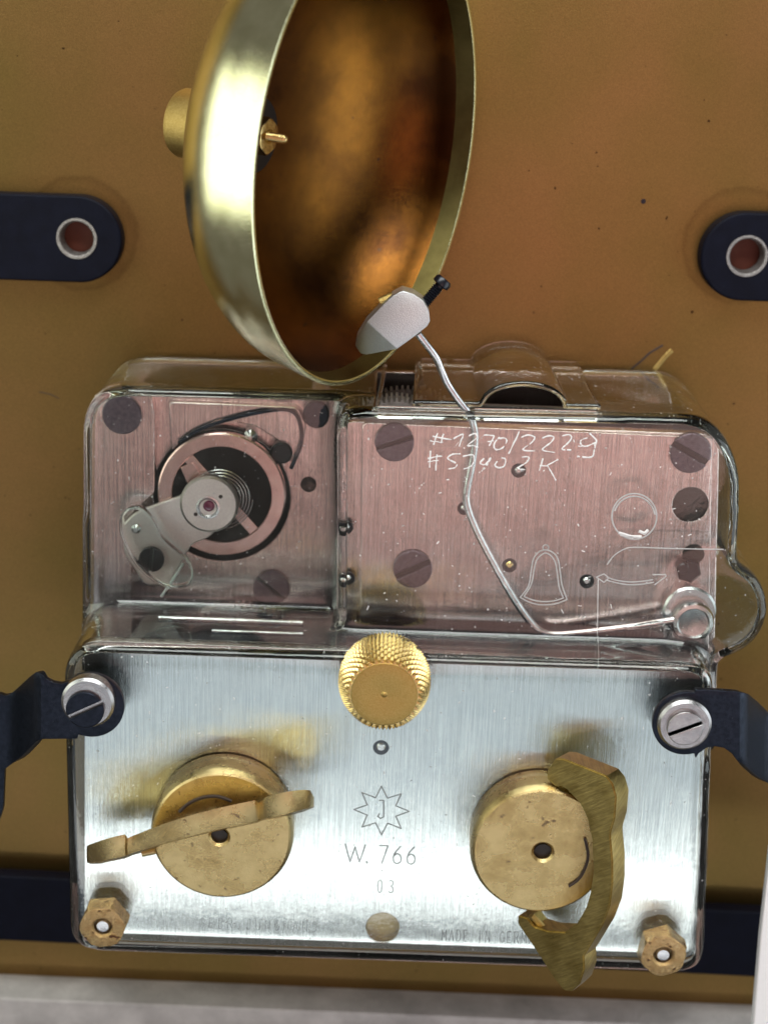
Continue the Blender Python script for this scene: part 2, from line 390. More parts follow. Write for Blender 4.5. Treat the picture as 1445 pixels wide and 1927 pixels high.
flat('bar_body', [XY([(-300, 1634), (1800, 1735), (1800, 1858), (-300, 1756)], -4.9)], -5.3, -4.9, M_black, t, .06, 3)
# ---------------------------------------------------------------- bell
A = Vector((.885, -.075, .44)).normalized()
BC = P(709, 290, -1.0)
bell = empty('bell', BC, 'large polished brass bell tilted on its side above the clock movement', 'bell')
RB, DB = 4.30, 2.76
prof_o = [(RB, 0), (RB*.992, -.22), (RB*.978, -.46)]
for i in range(1, 33):
    t = i/32; t = 1-(1-t)**1.6
    prof_o.append((RB*.972*max(1-(.05+.95*t)**2.1, 0)**(1/2.5) if i < 32 else .0, -.50-(DB-.50)*t))
prof_i = [(max(r-.10, 0), h+.0 if k == 0 else h+.10) for k, (r, h) in enumerate(prof_o)]
prof = prof_i[::-1] + [(RB-.05, .02)] + prof_o
n_in = len(prof_i)
idx = [1]*(n_in-3) + [2]*2 + [0]*(len(prof)-n_in)
lathe('bell_shell', BC, A, prof, [M_bell_out, M_bell_in, M_lip], bell, 128, 50, idx)
ap = BC - A*(DB-.1)
lathe('washer', ap, A, [(0, .0), (.72, .0), (.72, .10), (.70, .13), (0, .13)], M_black_screw_slot_shade, bell, 48)
def hexnut(name, c, axis, rr, h0, h1, hole, mat, parent, rot=0, cham=.12):
    axis = Vector(axis).normalized(); a = axis.orthogonal().normalized() if abs(axis.z) < .99 else Vector((1, 0, 0)); b = axis.cross(a)
    bm = bmesh.new(); n = 48; rows = []
    def hexr(t):
        k = (t-rot) % (math.pi/3)-math.pi/6
        return rr*math.cos(math.pi/6)/math.cos(k)
    def ring(f, h): rows.append([bm.verts.new(Vector(c)+axis*h+(a*math.cos(2*math.pi*i/n+rot)+b*math.sin(2*math.pi*i/n+rot))*f(2*math.pi*i/n+rot)) for i in range(n)])
    inr = rr*math.cos(math.pi/6)
    ring(lambda t: hole, h0); ring(hexr, h0); ring(lambda t: hexr(t), h1-cham)
    ring(lambda t: min(hexr(t), inr+.02), h1-.01) ; ring(lambda t: inr*.96, h1)
    ring(lambda t: hole+.04, h1); ring(lambda t: hole, h1-.05); ring(lambda t: hole, h0)
    for k in range(len(rows)-1):
        for i in range(n):
            j = (i+1) % n; bm.faces.new((rows[k][i], rows[k][j], rows[k+1][j], rows[k+1][i]))
    bmesh.ops.recalc_face_normals(bm, faces=bm.faces)
    me = bpy.data.meshes.new(name); bm.to_mesh(me); bm.free()
    return link(name, me, mat, parent, 25)
hexnut('hub_nut', ap, A, .36, .1, .38, .10, M_brass_new, bell, R(10), .05)
pts = [];
sp = [(0, 0)]
prof_s = [(0, .1)]
for i in range(14): prof_s += [(.095, .12+i*.045), (.075, .142+i*.045)]
prof_s += [(.06, .76), (0, .77)]
lathe('threaded_stud', ap, A, prof_s, M_brass_new, bell, 24, 60)
lathe('mounting_post', BC-A*DB, A, [(0, .1), (.66, .1), (.66, -1.42), (.62, -1.5), (0, -1.5)], M_brass_dull, bell, 64)
pe = BC-A*(DB+.9)
tube('post_foot', [pe, Vector((pe.x+.3, pe.y, pe.z-.8)), Vector((pe.x+.35, pe.y, ZB-.05))], .22, M_brass_dull, bell, 16)
# ---------------------------------------------------------------- hammer
ham = empty('bell_hammer', P(1300, 1163, -1.5), 'bent steel wire hammer with a faceted grey head striking inside the bell', 'hammer')
wp = [(787, 628, -.75), (800, 645, -.78), (820, 672, -.85), (832, 700, -.95), (842, 722, -1.0), (862, 752, -1.05), (880, 775, -1.1), (891, 800, -1.15), (893, 830, -1.15), (888, 870, -1.15), (879, 915, -1.15), (877, 940, -1.15), (885, 970, -1.15),
      (905, 1015, -1.15), (940, 1080, -1.15), (975, 1138, -1.15), (1003, 1175, -1.15), (1022, 1189, -1.15), (1045, 1194, -1.15), (1080, 1191, -1.15), (1150, 1182, -1.12), (1210, 1174, -1.08), (1268, 1164, -1.05)]
tube('wire', smoothline([P(*p) for p in wp], 5), .075, M_wire, ham, 14)
hp = [(757, 547), (778, 553), (797, 566), (807, 585), (809, 604), (804, 614), (779, 634), (747, 657), (690, 668), (678, 666), (668, 651), (672, 634), (690, 605), (722, 572), (740, 556)]
def hz(x, y):   # bevel towards the tip
    d = ((x-718)*(-.80)+(y-632)*(.60))
    return -.45-max(0, d)*.010
bm = bmesh.new()
top = [bm.verts.new(P(x, y, hz(x, y))) for x, y in hp]
pa, pb = P(690, 605, -.45), P(747, 657, -.45)
va, vb = top[12], top[7]
bot = []
for x, y in hp:
    q = P(x, y, -.45); bot.append(bm.verts.new((q.x, q.y, -1.05)))
n = len(hp)
bm.faces.new([top[i] for i in (12, 13, 14, 0, 1, 2, 3, 4, 5, 6, 7)])
bm.faces.new([top[i] for i in (7, 8, 9, 10, 11, 12)])
bm.faces.new(bot[::-1])
for i in range(n): bm.faces.new((top[i], bot[i], bot[(i+1) % n], top[(i+1) % n]))
bmesh.ops.recalc_face_normals(bm, faces=bm.faces)
bmesh.ops.bevel(bm, geom=list(bm.edges), offset=.02, segments=2, affect='EDGES', profile=.5)
me = bpy.data.meshes.new('hammer_head'); bm.to_mesh(me); bm.free()
link('hammer_head', me, M_silver, ham, 30)
s0, s1 = P(795, 575, -.8), P(822, 543, -.85); ax = (s1-s0).normalized()
prof_s = [(0, 0)]
for i in range(10): prof_s += [(.11, .0+i*.045), (.085, .022+i*.045)]
prof_s += [(.09, .46), (.17, .48), (.17, .58), (.14, .62), (0, .62)]
lathe('clamp_screw', s0+ax*.02, ax, prof_s, M_black_screw_slot_shade, ham, 24, 40)
s2 = P(722, 566, -.8); lathe('screw_tip', s2, -ax*1+Vector((-.4, .3, 0)), [(0, -.2), (.09, -.2), (.09, .08), (0, .08)], M_brass_dull, ham, 16)
post = ham
disc('pivot_collar', 1297, 1150, 49, -1.5, -1.22, M_steel, ham, .04)
cpv = P(1303, 1171, -.98); rp = 38*unit(1303, 1171, -.98)
lathe('pivot_cap', cpv, (0, 0, 1), [(rp*1.05, -.24), (rp*1.05, -.08), (rp*.97, 0), (rp*.80, .02), (rp*.72, -.03), (rp*.3, -.05), (0, -.055)], M_wire, ham, 48)
o = disc('pivot_block', 1296, 1075, 24, -1.5, -1.3, M_black_screw_slot_shade, ham, .05, 6)
disc('pivot_lug', 1284, 1070, 12, -1.5, -1.2, M_black_screw_slot_shade, ham, .03, 16)
# ---------------------------------------------------------------- movement
mv = empty('clock_movement', P(720, 1500, 0), 'brushed silver clock movement with exposed balance wheel under the clear cover', 'movement')
ZU, ZL = -1.5, -2.9          # upper right plate and balance platform heights
low = XY([(153, 1236), (1322, 1290), (1306, 1806), (156, 1776)], 0)
hc = P(720, 1742, 0); hu = unit(720, 1742, 0)
small = P(717, 1404, 0)
flat('lower_plate', [rounded([*XY([(160, 1212), (1325, 1266), (1303, 1800), (160, 1770)], 0)], [.25]*4),
     circle(hc.x, hc.y, 31*hu)], -.25, 0, M_plate, mv, .02)
disc('plate_plug', 720, 1740, 33, -.6, -.22, M_brass_dull, mv, .01)
disc('pivot', 717, 1404, 9, -.2, .03, M_steel, mv, .03, 24)
disc('pivot_sink', 717, 1404, 15, -.2, .006, M_blue, mv, .004, 32)
# upper right plates
flat('upper_back_plate', [rounded(XY([(634, 792), (1352, 816), (1340, 1330), (634, 1300)], ZU-.16), .4)], ZU-.4, ZU-.16, M_upper, mv, .02)
h1, h2 = P(1297, 948, ZU), P(1301, 1045, ZU); u1 = unit(1297, 948, ZU)
flat('strike_plate', [rounded(XY([(682, 795), (1338, 822), (1334, 1100), (1328, 1330), (676, 1290)], ZU), .12),
     circle(h1.x, h1.y, 34*u1)], ZU-.155, ZU, M_upper, mv, .015)
disc('plate_plug', 1297, 948, 36, ZU-.3, ZU-.13, M_hole, mv, .01)
disc('plate_plug', 1303, 1042, 21, ZU-.1, ZU+.01, M_hole, mv, .01)
slotted('plate_screw', 742, 832, 37, ZU-.05, ZU+.09, 20, M_screw, mv, .09, .08, .035)
slotted('plate_screw', 1298, 852, 39, ZU-.05, ZU+.09, -28, M_screw, mv, .13, .08, .035)
slotted('plate_screw', 776, 1070, 37, ZU-.05, ZU+.09, 28, M_screw, mv, .13, .08, .035)
for (x, y, r_, mt) in [(873, 955, 8, M_steel), (975, 884, 9, M_steel), (1103, 1092, 9, M_steel), (1028, 1221, 7, M_steel), (958, 1062, 9, M_brass_new), (652, 991, 8, M_steel), (655, 1087, 8, M_steel)]:
    disc('pivot_sink', x, y, r_+5, ZU-.05, ZU+.008, M_black_screw_slot_shade, mv, .004, 24)
    disc('pivot', x, y, r_-2, ZU-.05, ZU+.06, mt, mv, .03, 20)
# balance platform
bx, by = 418, 932
ZW = ZL+.45
cpl = P(bx, by, ZL); upl = unit(bx, by, ZL)
flat('balance_platform', [rounded(XY([(180, 738), (660, 752), (660, 1330), (180, 1310)], ZL), .5), circle(cpl.x, cpl.y, 128*upl)], ZL-.2, ZL, M_upper, mv, .03)
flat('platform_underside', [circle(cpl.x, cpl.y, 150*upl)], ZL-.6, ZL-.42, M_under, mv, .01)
flat('left_bridge', [rounded(XY([(176, 738), (215, 738), (285, 740), (292, 775), (292, 925), (250, 965), (248, 1180), (240, 1300), (176, 1300)], ZL+.35), [.6, .2, .25, .1, .05, .05, .05, 0, 0])], ZL+.005, ZL+.35, M_upper, mv, .02)
disc('bridge_screw', 231, 780, 37, ZL+.3, ZL+.42, M_screw, mv, .02)
flat('top_bridge', [rounded(XY([(318, 755), (562, 765), (578, 800), (560, 868), (528, 830), (480, 800), (420, 788), (360, 812), (325, 850)], ZL+.18), .12)], ZL+.005, ZL+.18, M_upper, mv, .03)
tube('regulator_arm', smoothline([P(x, y, ZL+.28) for x, y in [(338, 832), (380, 805), (450, 783), (520, 770), (552, 774), (565, 795), (568, 830), (556, 862), (548, 880)]], 5), .042, M_blue, mv, 8)
disc('regulator_screw', 530, 852, 21, ZL, ZL+.3, M_black_screw_slot_shade, mv, .04, 32)
disc('eccentric_pin', 472, 822, 13, ZL, ZL+.35, M_steel, mv, .1, 24)
disc('blued_post', 596, 780, 26, ZL, ZL+.3, M_blue, mv, .04, 32)
disc('platform_hole', 581, 910, 15, ZL-.1, ZL+.01, M_hole, mv, .004, 32)
slotted('plate_screw', 511, 1106, 34, ZL-.05, ZL+.1, -38, M_screw, mv, .10, .06)
# balance wheel
bw = disc('balance_wheel', bx, by-2, 120, ZW-.16, ZW, M_copper, mv, .03, 96, hole=93)
cc = P(bx, by, ZW-.1)
def bar(name, a, b, w, z0, z1, mat, parent):
    a, b = Vector(a).xy, Vector(b).xy; d = (b-a).normalized(); nn = Vector((-d.y, d.x))*w/2
    return flat(name, [[tuple(a+nn), tuple(b+nn), tuple(b-nn), tuple(a-nn)]], z0, z1, mat, parent, .012)
bar('wheel_spoke', P(345, 850, ZW), P(490, 1012, ZW), .22, ZW-.14, ZW-.04, M_copper, bw)
hs = []
for i in range(5*40+1):
    a = i/40*2*math.pi; rr = .34+.062*i/40
    hs.append((cc.x+rr*math.cos(a), cc.y+rr*math.sin(a), ZW+.08))
tube('hairspring', hs, .012, M_steel, bw, 4)
lathe('balance_staff', (cc.x, cc.y, ZW), (0, 0, 1), [(0, -.3), (.14, -.3), (.14, .3), (0, .3)], M_steel, bw, 24)
# cock over the balance
ZC = -2.30
flat('balance_cock', [rounded(XY([(394, 905), (440, 960), (395, 1010), (362, 1022), (336, 1068), (318, 1100), (275, 1100), (235, 1040), (232, 985), (256, 962), (350, 928)], ZC), .12)], ZC-.14, ZC, M_cap, mv, .03)
flat('stud_holder', [rounded(XY([(340, 878), (366, 868), (400, 930), (370, 945)], ZC-.16), .05)], ZC-.3, ZC-.16, M_copper, mv, .02)
cap = disc('balance_cap', 394, 949, 55, ZC-.02, ZC+.2, M_cap, mv, .05)
zc = ZC+.2
lathe('jewel_setting', P(392, 954, zc), (0, 0, 1), [(.24, -.01), (.24, .012), (.20, .02), (.14, -.015), (0, -.02)], M_steel, cap, 40)
lathe('ruby', P(394, 951, zc), (0, 0, 1), [(.115, -.02), (.115, .02), (.08, .05), (0, .06)], M_ruby, cap, 32)
for x, y in ((416, 934), (369, 967)): disc('cap_hole', x, y, 4, zc-.02, zc+.004, M_hole, cap, .002, 12)
slotted('cock_screw', 287, 1050, 24, ZC-.02, ZC+.12, 85, M_black_screw_slot_shade, mv, .10, .07)
disc('steady_pin', 258, 993, 9, ZC-.02, ZC+.1, M_steel, mv, .05, 20)
tube('index_pin', [P(347, 1056, ZC+.05), P(305, 1122, ZC+.05)], .028, M_silver, mv, 8)
kid = [(243, 957), (262, 955), (280, 968), (293, 990), (305, 1012), (330, 1035), (350, 1052), (361, 1075), (356, 1098), (338, 1106), (315, 1104), (290, 1092), (262, 1068), (242, 1035), (229, 1000), (230, 972)]
kl = smoothline([P(x, y, ZC+.42) for x, y in kid+kid[:1]], 5)[:-1]
o = flat('clear_guard', [[tuple(p.xy) for p in kl]], ZC+.16, ZC+.42, M_clear2, mv, .05, 3)
tube('guard_rim', kl, .028, M_clear2, mv, 8, True)
# sides and dial-side plate seen through the top
flat('dial_side_plate', [rounded(XY([(232, 684), (1262, 716), (1290, 1700), (210, 1680)], -4.5), .7)], -4.75, -4.5, M_upper, mv, .02)
flat('middle_plate', [rounded(XY([(200, 735), (1340, 780), (1330, 1650), (170, 1600)], -3.3), .3)], -3.5, -3.3, M_dark, mv, .02)
for x, y in ((240, 735), (600, 745), (1250, 790), (200, 1700), (1260, 1720)):
    c = P(x, y, -3.0); lathe('pillar', (c.x, c.y-.25, -4.5), (0, 0, 1), [(0, 0), (.22, 0), (.22, 1.3), (0, 1.3)], M_steel, mv, 24)
def gear(name, px, py, r_, z0, z1, teeth, mat, parent):
    c = P(px, py, z1); pts = []
    for i in range(teeth):
        for k, f in ((0, 1), (.35, 1), (.5, .93), (.85, .93)):
            a = 2*math.pi*(i+k)/teeth; pts.append((c.x+r_*f*math.cos(a), c.y+r_*f*math.sin(a)))
    return flat(name, [pts], z0, z1, mat, parent, .005, 1)
gear('ratchet_wheel', 745, 842, 1.0, ZU-1.1, ZU-.55, 60, M_rim, mv)
gear('train_wheel', 760, 850, 1.3, ZU-1.7, ZU-1.3, 70, M_hole, mv)
gear('barrel', 980, 925, 1.5, ZU-1.8, ZU-.75, 90, M_hole, mv)  # coloured dark to stand in for the shade under the tab's hump
gear('great_wheel', 450, 1240, 1.1, ZL+.3, ZL+.9, 50, M_steel, mv)
# stamps on the lower plate: single line lettering
GL = {'W': [[(0, 0), (.22, 1), (.42, .15), (.62, 1), (.85, 0)]], '.': [[(.1, .94), (.16, 1.0), (.1, 1.0), (.14, .94)]],
      '7': [[(0, 0), (.6, 0), (.2, 1)]], '6': [[(.5, 0), (.15, .35), (.0, .65), (.08, .92), (.3, 1), (.52, .9), (.58, .7), (.5, .5), (.3, .42), (.1, .5), (.01, .65)]],
      '0': [[(.3, 0), (.08, .12), (0, .5), (.08, .88), (.3, 1), (.5, .88), (.58, .5), (.5, .12), (.3, 0)]],
      '3': [[(.02, .1), (.25, 0), (.5, .1), (.52, .35), (.25, .46)], [(.25, .46), (.55, .6), (.55, .88), (.28, 1), (0, .88)]],
      'M': [[(0, 1), (0, 0), (.3, .7), (.6, 0), (.6, 1)]], 'A': [[(0, 1), (.3, 0), (.6, 1)], [(.12, .65), (.48, .65)]],
      'D': [[(0, 0), (0, 1), (.3, 1), (.55, .75), (.55, .25), (.3, 0), (0, 0)]], 'E': [[(.5, 0), (0, 0), (0, 1), (.5, 1)], [(0, .5), (.4, .5)]],
      'I': [[(.2, 0), (.2, 1)]], 'N': [[(0, 1), (0, 0), (.55, 1), (.55, 0)]],
      'G': [[(.55, .15), (.3, 0), (.05, .2), (0, .5), (.05, .8), (.3, 1), (.55, .85), (.55, .55), (.35, .55)]],
      'R': [[(0, 1), (0, 0), (.4, 0), (.5, .12), (.5, .35), (.4, .48), (0, .48)], [(.25, .48), (.52, 1)]],
      'Y': [[(0, 0), (.27, .5), (.54, 0)], [(.27, .5), (.27, 1)]], 'B': [[(0, 0), (0, 1), (.4, 1), (.52, .85), (.5, .6), (.38, .48), (0, .48)], [(.38, .48), (.47, .35), (.47, .12), (.38, 0), (0, 0)]],
      'J': [[(.2, 0), (.45, 0), (.45, .8), (.3, 1), (.08, .95), (0, .8)]], 'U': [[(0, 0), (0, .8), (.15, 1), (.4, 1), (.55, .8), (.55, 0)]],
      'H': [[(0, 0), (0, 1)], [(.55, 0), (.55, 1)], [(0, .5), (.55, .5)]], 'S': [[(.52, .12), (.3, 0), (.05, .12), (.05, .38), (.5, .58), (.52, .86), (.28, 1), (0, .88)]], ' ': []}
def text(name, s, x, y, h, pitch, z, r, mat, parent, slope=.035, wfac=.82):
    ln = []
    for i, ch in enumerate(s):
        ox, oy = x+i*pitch, y+i*pitch*slope
        for st in GL[ch]: ln.append([(ox+a*h*wfac-b_*h*.03, oy+b_*h+a*h*wfac*slope) for a, b_ in st])
    return strokes(name, ln, z, r, mat, parent)
star = []
for i in range(17):
    a = math.pi*i/8-math.pi/2; rr = 52 if i % 2 == 0 else 29
    star.append((718+rr*math.cos(a), 1522+rr*.88*math.sin(a)+(rr*math.cos(a))*.035))
strokes('star_stamp', [star, [(714, 1503), (722, 1503), (722, 1534)], [(714, 1528), (711, 1533), (716, 1537), (722, 1534)]], .001, .014, M_engrave, mv)
text('number_stamp', 'W', 650, 1585, 33, 30, .001, .016, M_engrave, mv, wfac=1.35)
text('number_stamp', '.766', 688, 1587, 33, 26, .001, .016, M_engrave, mv)
text('number_stamp', '03', 711, 1652, 24, 21, .001, .012, M_engrave, mv, wfac=.6)
text('origin_stamp', 'MADE IN GERMANY', 832, 1745, 21, 13.6, .001, .009, M_engrave, mv, wfac=.62)
text('maker_stamp', 'GEBR.JUNGHANS', 378, 1723, 19, 17.5, .001, .006, M_engrave, mv, wfac=.75)
# ---------------------------------------------------------------- clear cover
cov = empty('dust_cover', P(720, 1500, .35), 'clear moulded plastic dust cover fitted over the whole clock movement', 'cover')
ZF, ZR, ZLF, ZBK = .38, -.85, -2.0, -5.4
parts = []
parts.append(flat('tmp', [rounded(XY([(116, 1214), (1347, 1256), (1326, 1838), (130, 1794)], ZF), [.75, .5, .6, .6])], ZBK, ZF, None, bevel=.01, res=1))
parts.append(flat('tmp', [rounded(XY([(634, 770), (1345, 786), (1398, 880), (1390, 1060), (1358, 1078), (1350, 1420), (634, 1400)], ZR), [.3, .9, .9, .3, .2, 0, 0])], ZBK+.02, ZR, None, bevel=.01, res=1))
parts.append(flat('tmp', [rounded(XY([(154, 728), (720, 742), (720, 1400), (150, 1380)], ZLF), [.9, 0, 0, 0])], ZBK+.04, ZLF, None, bevel=.01, res=1))
lc = P(1347, 1152, ZR+.1); parts.append(flat('tmp', [circle(lc.x, lc.y, 99*unit(1347, 1152, ZR), 64)], ZBK+.06, ZR+.1, None, bevel=.01, res=1))
bm = bmesh.new()
for p_ in parts: bm.from_mesh(p_); bpy.data.meshes.remove(p_)
bmesh.ops.recalc_face_normals(bm, faces=bm.faces)
me = bpy.data.meshes.new('c'); bm.to_mesh(me); bm.free()
tmp = bpy.data.objects.new('c', me); col.objects.link(tmp)
md = tmp.modifiers.new('r', 'REMESH'); md.mode = 'VOXEL'; md.voxel_size = .065
md = tmp.modifiers.new('s', 'SMOOTH'); md.factor = .5; md.iterations = 44
dg = bpy.context.evaluated_depsgraph_get()
me = bpy.data.meshes.new_from_object(tmp.evaluated_get(dg), depsgraph=dg)
bpy.data.objects.remove(tmp)
bm = bmesh.new(); bm.from_mesh(me)
bmesh.ops.delete(bm, geom=[v for v in bm.verts if v.co.z < ZBK+.25], context='VERTS')
# opening in the top wall for the hammer wire
xa, xb = P(706, 770, ZR).x, P(1130, 780, ZR).x
yc = P(900, 800, ZR).y; zc_ = ZR-.35
reg = lambda: [f for f in bm.faces if f.calc_center_median().y > yc-.25 and xa-.4 < f.calc_center_median().x < xb+.4 and f.calc_center_median().z < ZR-.02]
for co, no in (((xa, 0, 0), (1, .0, 0)), ((xb, 0, 0), (1, 0, 0)), ((0, 0, zc_), (0, 0, 1))):
    fs = reg(); g = fs+list({e for f in fs for e in f.edges})+list({v for f in fs for v in f.verts})
    bmesh.ops.bisect_plane(bm, geom=g, plane_co=co, plane_no=no, dist=1e-4)
kill = [f for f in reg() if f.calc_center_median().y > yc-.1 and xa < f.calc_center_median().x < xb and f.calc_center_median().z < zc_]
bmesh.ops.delete(bm, geom=kill, context='FACES')
bm.to_mesh(me); bm.free()
sh = link('cover_shell', me, M_clear, cov, 179)
md = sh.modifiers.new('thickness', 'SOLIDIFY'); md.thickness = .19; md.offset = -1
# lifted tab over the opening, with its half-round hump
def tabpt(px, z, lift):
    base = P(px, 776+(px-780)*.02, ZR); return Vector((base.x, base.y+lift, z))
bm = bmesh.new(); rows = []
xs = [776+354*i/70 for i in range(71)]
for z in (-1.02, -1.15, -2.0, -3.0, -4.0, -5.1):
    row = []
    for x in xs:
        k = abs(x-985)/78; lift = .13+(.42*math.sqrt(max(0, 1-k*k)) if k < 1 else 0)
        xx = x+(z+1.02)*-2.5*(1 if x < 790 else 0)
        row.append(bm.verts.new(tabpt(xx, z, lift)))
    rows.append(row)
for a_, b_ in zip(rows, rows[1:]):
    for i in range(len(xs)-1): bm.faces.new((a_[i], a_[i+1], b_[i+1], b_[i]))
me = bpy.data.meshes.new('cover_tab'); bm.to_mesh(me); bm.free()
tb = link('cover_tab', me, M_clear2, cov, 60)
md = tb.modifiers.new('thickness', 'SOLIDIFY'); md.thickness = .09; md.offset = 0
lp = [P(x, 778+(x-706)*.012, ZR-.22) for x in range(700, 1140, 12)]
tube('opening_lip', lp, .055, M_clear2, cov, 8)
tube('opening_lip', [P(706, 778, ZR-.25), P(716, 735, -2.9), P(724, 690, -5.1)], .05, M_clear2, cov, 8)
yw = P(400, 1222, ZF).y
for z_, xa_, xb_, r_ in ((-1.75, 300, 570, .07), (-1.15, 400, 570, .045), (-.55, 350, 575, .05)):  # steel rods added to make the glare lines on the step
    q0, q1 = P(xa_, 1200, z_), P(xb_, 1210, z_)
    tube('added_glint_rod', [Vector((q0.x, yw-.36, z_)), Vector((q1.x, yw-.36, z_))], r_, M_wire, mv, 14)
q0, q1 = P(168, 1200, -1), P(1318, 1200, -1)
flat('added_dark_block', [[(q0.x, yw-.80), (q1.x, yw-.80), (q1.x, yw-.52), (q0.x, yw-.52)]], -2.75, -.32, M_blue, mv, .02)  # dark block added to give the dark band behind the step
# embossed and scratched marks on the cover
def K(x, y): return (620+x/1.7515, 640+y/1.7515)
def Q(x, y): return (1100+x/4.188, 950+y/4.188)
def S(x, y): return (780+x/3.6125, 780+y/3.6125)
ZS = ZR+.004
def sl(f, pts, smooth=True):
    q = [f(*p) for p in pts]
    return [(p[0], p[1]) for p in (sm2(q) if smooth else q)]
strokes('bell_symbol', [sl(K, [(628, 848), (655, 810), (664, 760), (672, 720), (690, 698), (712, 692), (735, 700), (752, 722), (760, 770), (766, 810), (782, 855)]),
    sl(K, [(640, 845), (664, 805), (674, 755), (684, 722), (712, 702), (740, 725), (750, 770), (756, 815), (770, 850)]),
    sl(K, [(628, 848), (660, 865), (700, 873), (745, 869), (782, 855)]), sl(K, [(640, 845), (670, 857), (705, 862), (742, 859), (770, 850)]),
    sl(K, [(704, 690), (703, 680), (712, 675), (721, 681), (720, 690)])], ZS, .012, M_mould, cov)
strokes('arrow_symbol', [sl(Q, [(175, 470), (230, 400), (310, 350), (400, 335), (700, 345), (1090, 352)]), sl(Q, [(175, 572), (250, 595), (350, 608), (450, 603), (535, 590)]),
    sl(Q, [(165, 592), (250, 615), (350, 630), (450, 626), (540, 610)]), sl(Q, [(535, 550), (635, 550), (640, 562), (550, 630)], False), sl(Q, [(190, 575), (150, 545), (90, 570), (150, 612), (190, 575)], False)], ZS, .011, M_mould, cov)
ring = [(1193+42*math.cos(a), 972+43*math.sin(a)) for a in [2*math.pi*i/48 for i in range(49)]]
strokes('weld_ring', [ring, [(1193+39*math.cos(a), 975+41*math.sin(a)) for a in [R(200+150*i/20) for i in range(21)]]], ZS, .014, M_mould, cov)
strokes('weld_blob', [[(1168, 1006), (1185, 1010), (1205, 1010)], [(1203, 1000), (1212, 1004), (1218, 998)], [(1165, 1003), (1190, 1011)]], ZS, .03, M_print, cov)
hw = [[(155, 125), (130, 205)], [(197, 130), (180, 195)], [(120, 150), (250, 170)], [(105, 180), (195, 190)], [(265, 165), (330, 130), (305, 215)],
      [(370, 145), (410, 130), (420, 160), (360, 210), (400, 212), (428, 225)], [(470, 140), (540, 145), (505, 215)], [(492, 185), (540, 180)],
      [(575, 155), (545, 190), (540, 225), (560, 240), (600, 225), (625, 180), (610, 160), (575, 165)], [(712, 115), (638, 268)],
      [(725, 155), (770, 140), (815, 155), (795, 190), (735, 240), (815, 248)], [(870, 160), (910, 145), (945, 155), (925, 190), (868, 240), (950, 258)],
      [(1005, 145), (1050, 138), (1065, 160), (1040, 195), (1000, 235), (1060, 242)], [(1170, 160), (1130, 175), (1130, 205), (1160, 217), (1200, 203), (1235, 180), (1190, 130)],
      [(1235, 180), (1220, 240), (1200, 290), (1105, 285)],
      [(110, 245), (100, 360)], [(150, 270), (145, 380)], [(90, 298), (185, 282)], [(90, 322), (165, 312)], [(310, 268), (255, 272), (225, 300), (285, 335), (272, 362), (230, 370)],
      [(330, 285), (395, 275), (402, 318), (380, 355), (335, 370)], [(470, 300), (445, 330), (480, 340), (515, 295), (490, 345), (455, 385)],
      [(560, 320), (545, 345), (570, 362), (608, 350), (617, 305), (590, 295)], [(730, 290), (775, 290), (760, 325), (700, 365), (748, 375)],
      [(872, 300), (845, 380)], [(975, 305), (890, 350), (850, 347)], [(900, 345), (930, 395), (960, 448)]]
strokes('scratched_number', [sl(S, l, len(l) > 3) for l in hw], ZS, .013, M_print, cov, wob=1)
strokes('mould_mark', [sm2([(176, 1184), (180, 1190), (184, 1185), (188, 1190), (190, 1183)])], -.9, .012, M_print, cov)
fib = sm2([(1125, 1090), (1124, 1150), (1124, 1220), (1130, 1262), (1160, 1292), (1210, 1305)])
strokes('hair_fibre', [fib], ZR+.02, .006, M_print, cov)
rs = random.Random(3); sc_l = []
for i in range(110):
    x, y = rs.uniform(665, 1340), rs.uniform(815, 1190); a = rs.uniform(0, 6.28); l = rs.uniform(.5, 2) if i > 30 else rs.uniform(2, 8)
    sc_l.append([(x, y), (x+l*math.cos(a), y+l*math.sin(a))])
strokes('surface_scratches', sc_l, ZS, .008, M_print, cov, wob=1)
sc_l = []
for i in range(95):
    x, y = rs.uniform(170, 1290), rs.uniform(1290, 1760); a = rs.uniform(0, 6.28); l = rs.uniform(.8, 5)
    sc_l.append([(x, y), (x+l*math.cos(a), y+l*math.sin(a))])
strokes('surface_scratches', sc_l, ZF+.004, .007, M_print, cov, wob=1)
# ---------------------------------------------------------------- winding keys
def knob(root, px, py, rpx, zt, hole_px, hr):
    c = P(px, py, zt); r_ = rpx*unit(px, py, zt)
    h = P(*hole_px, zt)
    n = 96; rings = []
    bm = bmesh.new()
    def ring(cx, cy, rr, z): return [bm.verts.new((cx+rr*math.cos(2*math.pi*i/n), cy+rr*math.sin(2*math.pi*i/n), z)) for i in range(n)]
    hr_ = hr*unit(px, py, zt)
    rows = [ring(c.x, c.y, r_, .05), ring(c.x, c.y, r_+.02, zt-.20), ring(c.x, c.y, r_+.01, zt-.12), ring(c.x, c.y, r_-.03, zt-.03), ring(c.x, c.y, r_-.07, zt), ring(h.x, h.y, hr_+.05, zt), ring(h.x, h.y, hr_, zt-.05), ring(h.x, h.y, hr_, zt-.6)]
    for k in range(len(rows)-1):
        for i in range(n):
            j = (i+1) % n; bm.faces.new((rows[k][i], rows[k][j], rows[k+1][j], rows[k+1][i]))
    bm.faces.new(rows[-1])
    bmesh.ops.recalc_face_normals(bm, faces=bm.faces)
    me = bpy.data.meshes.new('key_drum'); bm.to_mesh(me); bm.free()
    disc('arbor_hole_shade', hole_px[0], hole_px[1], hr, zt-.5, zt-.14, M_dark, root, .002, 32)  # dark disc added down the hole, standing in for its shade
    return link('key_drum', me, M_brass, root, 25)
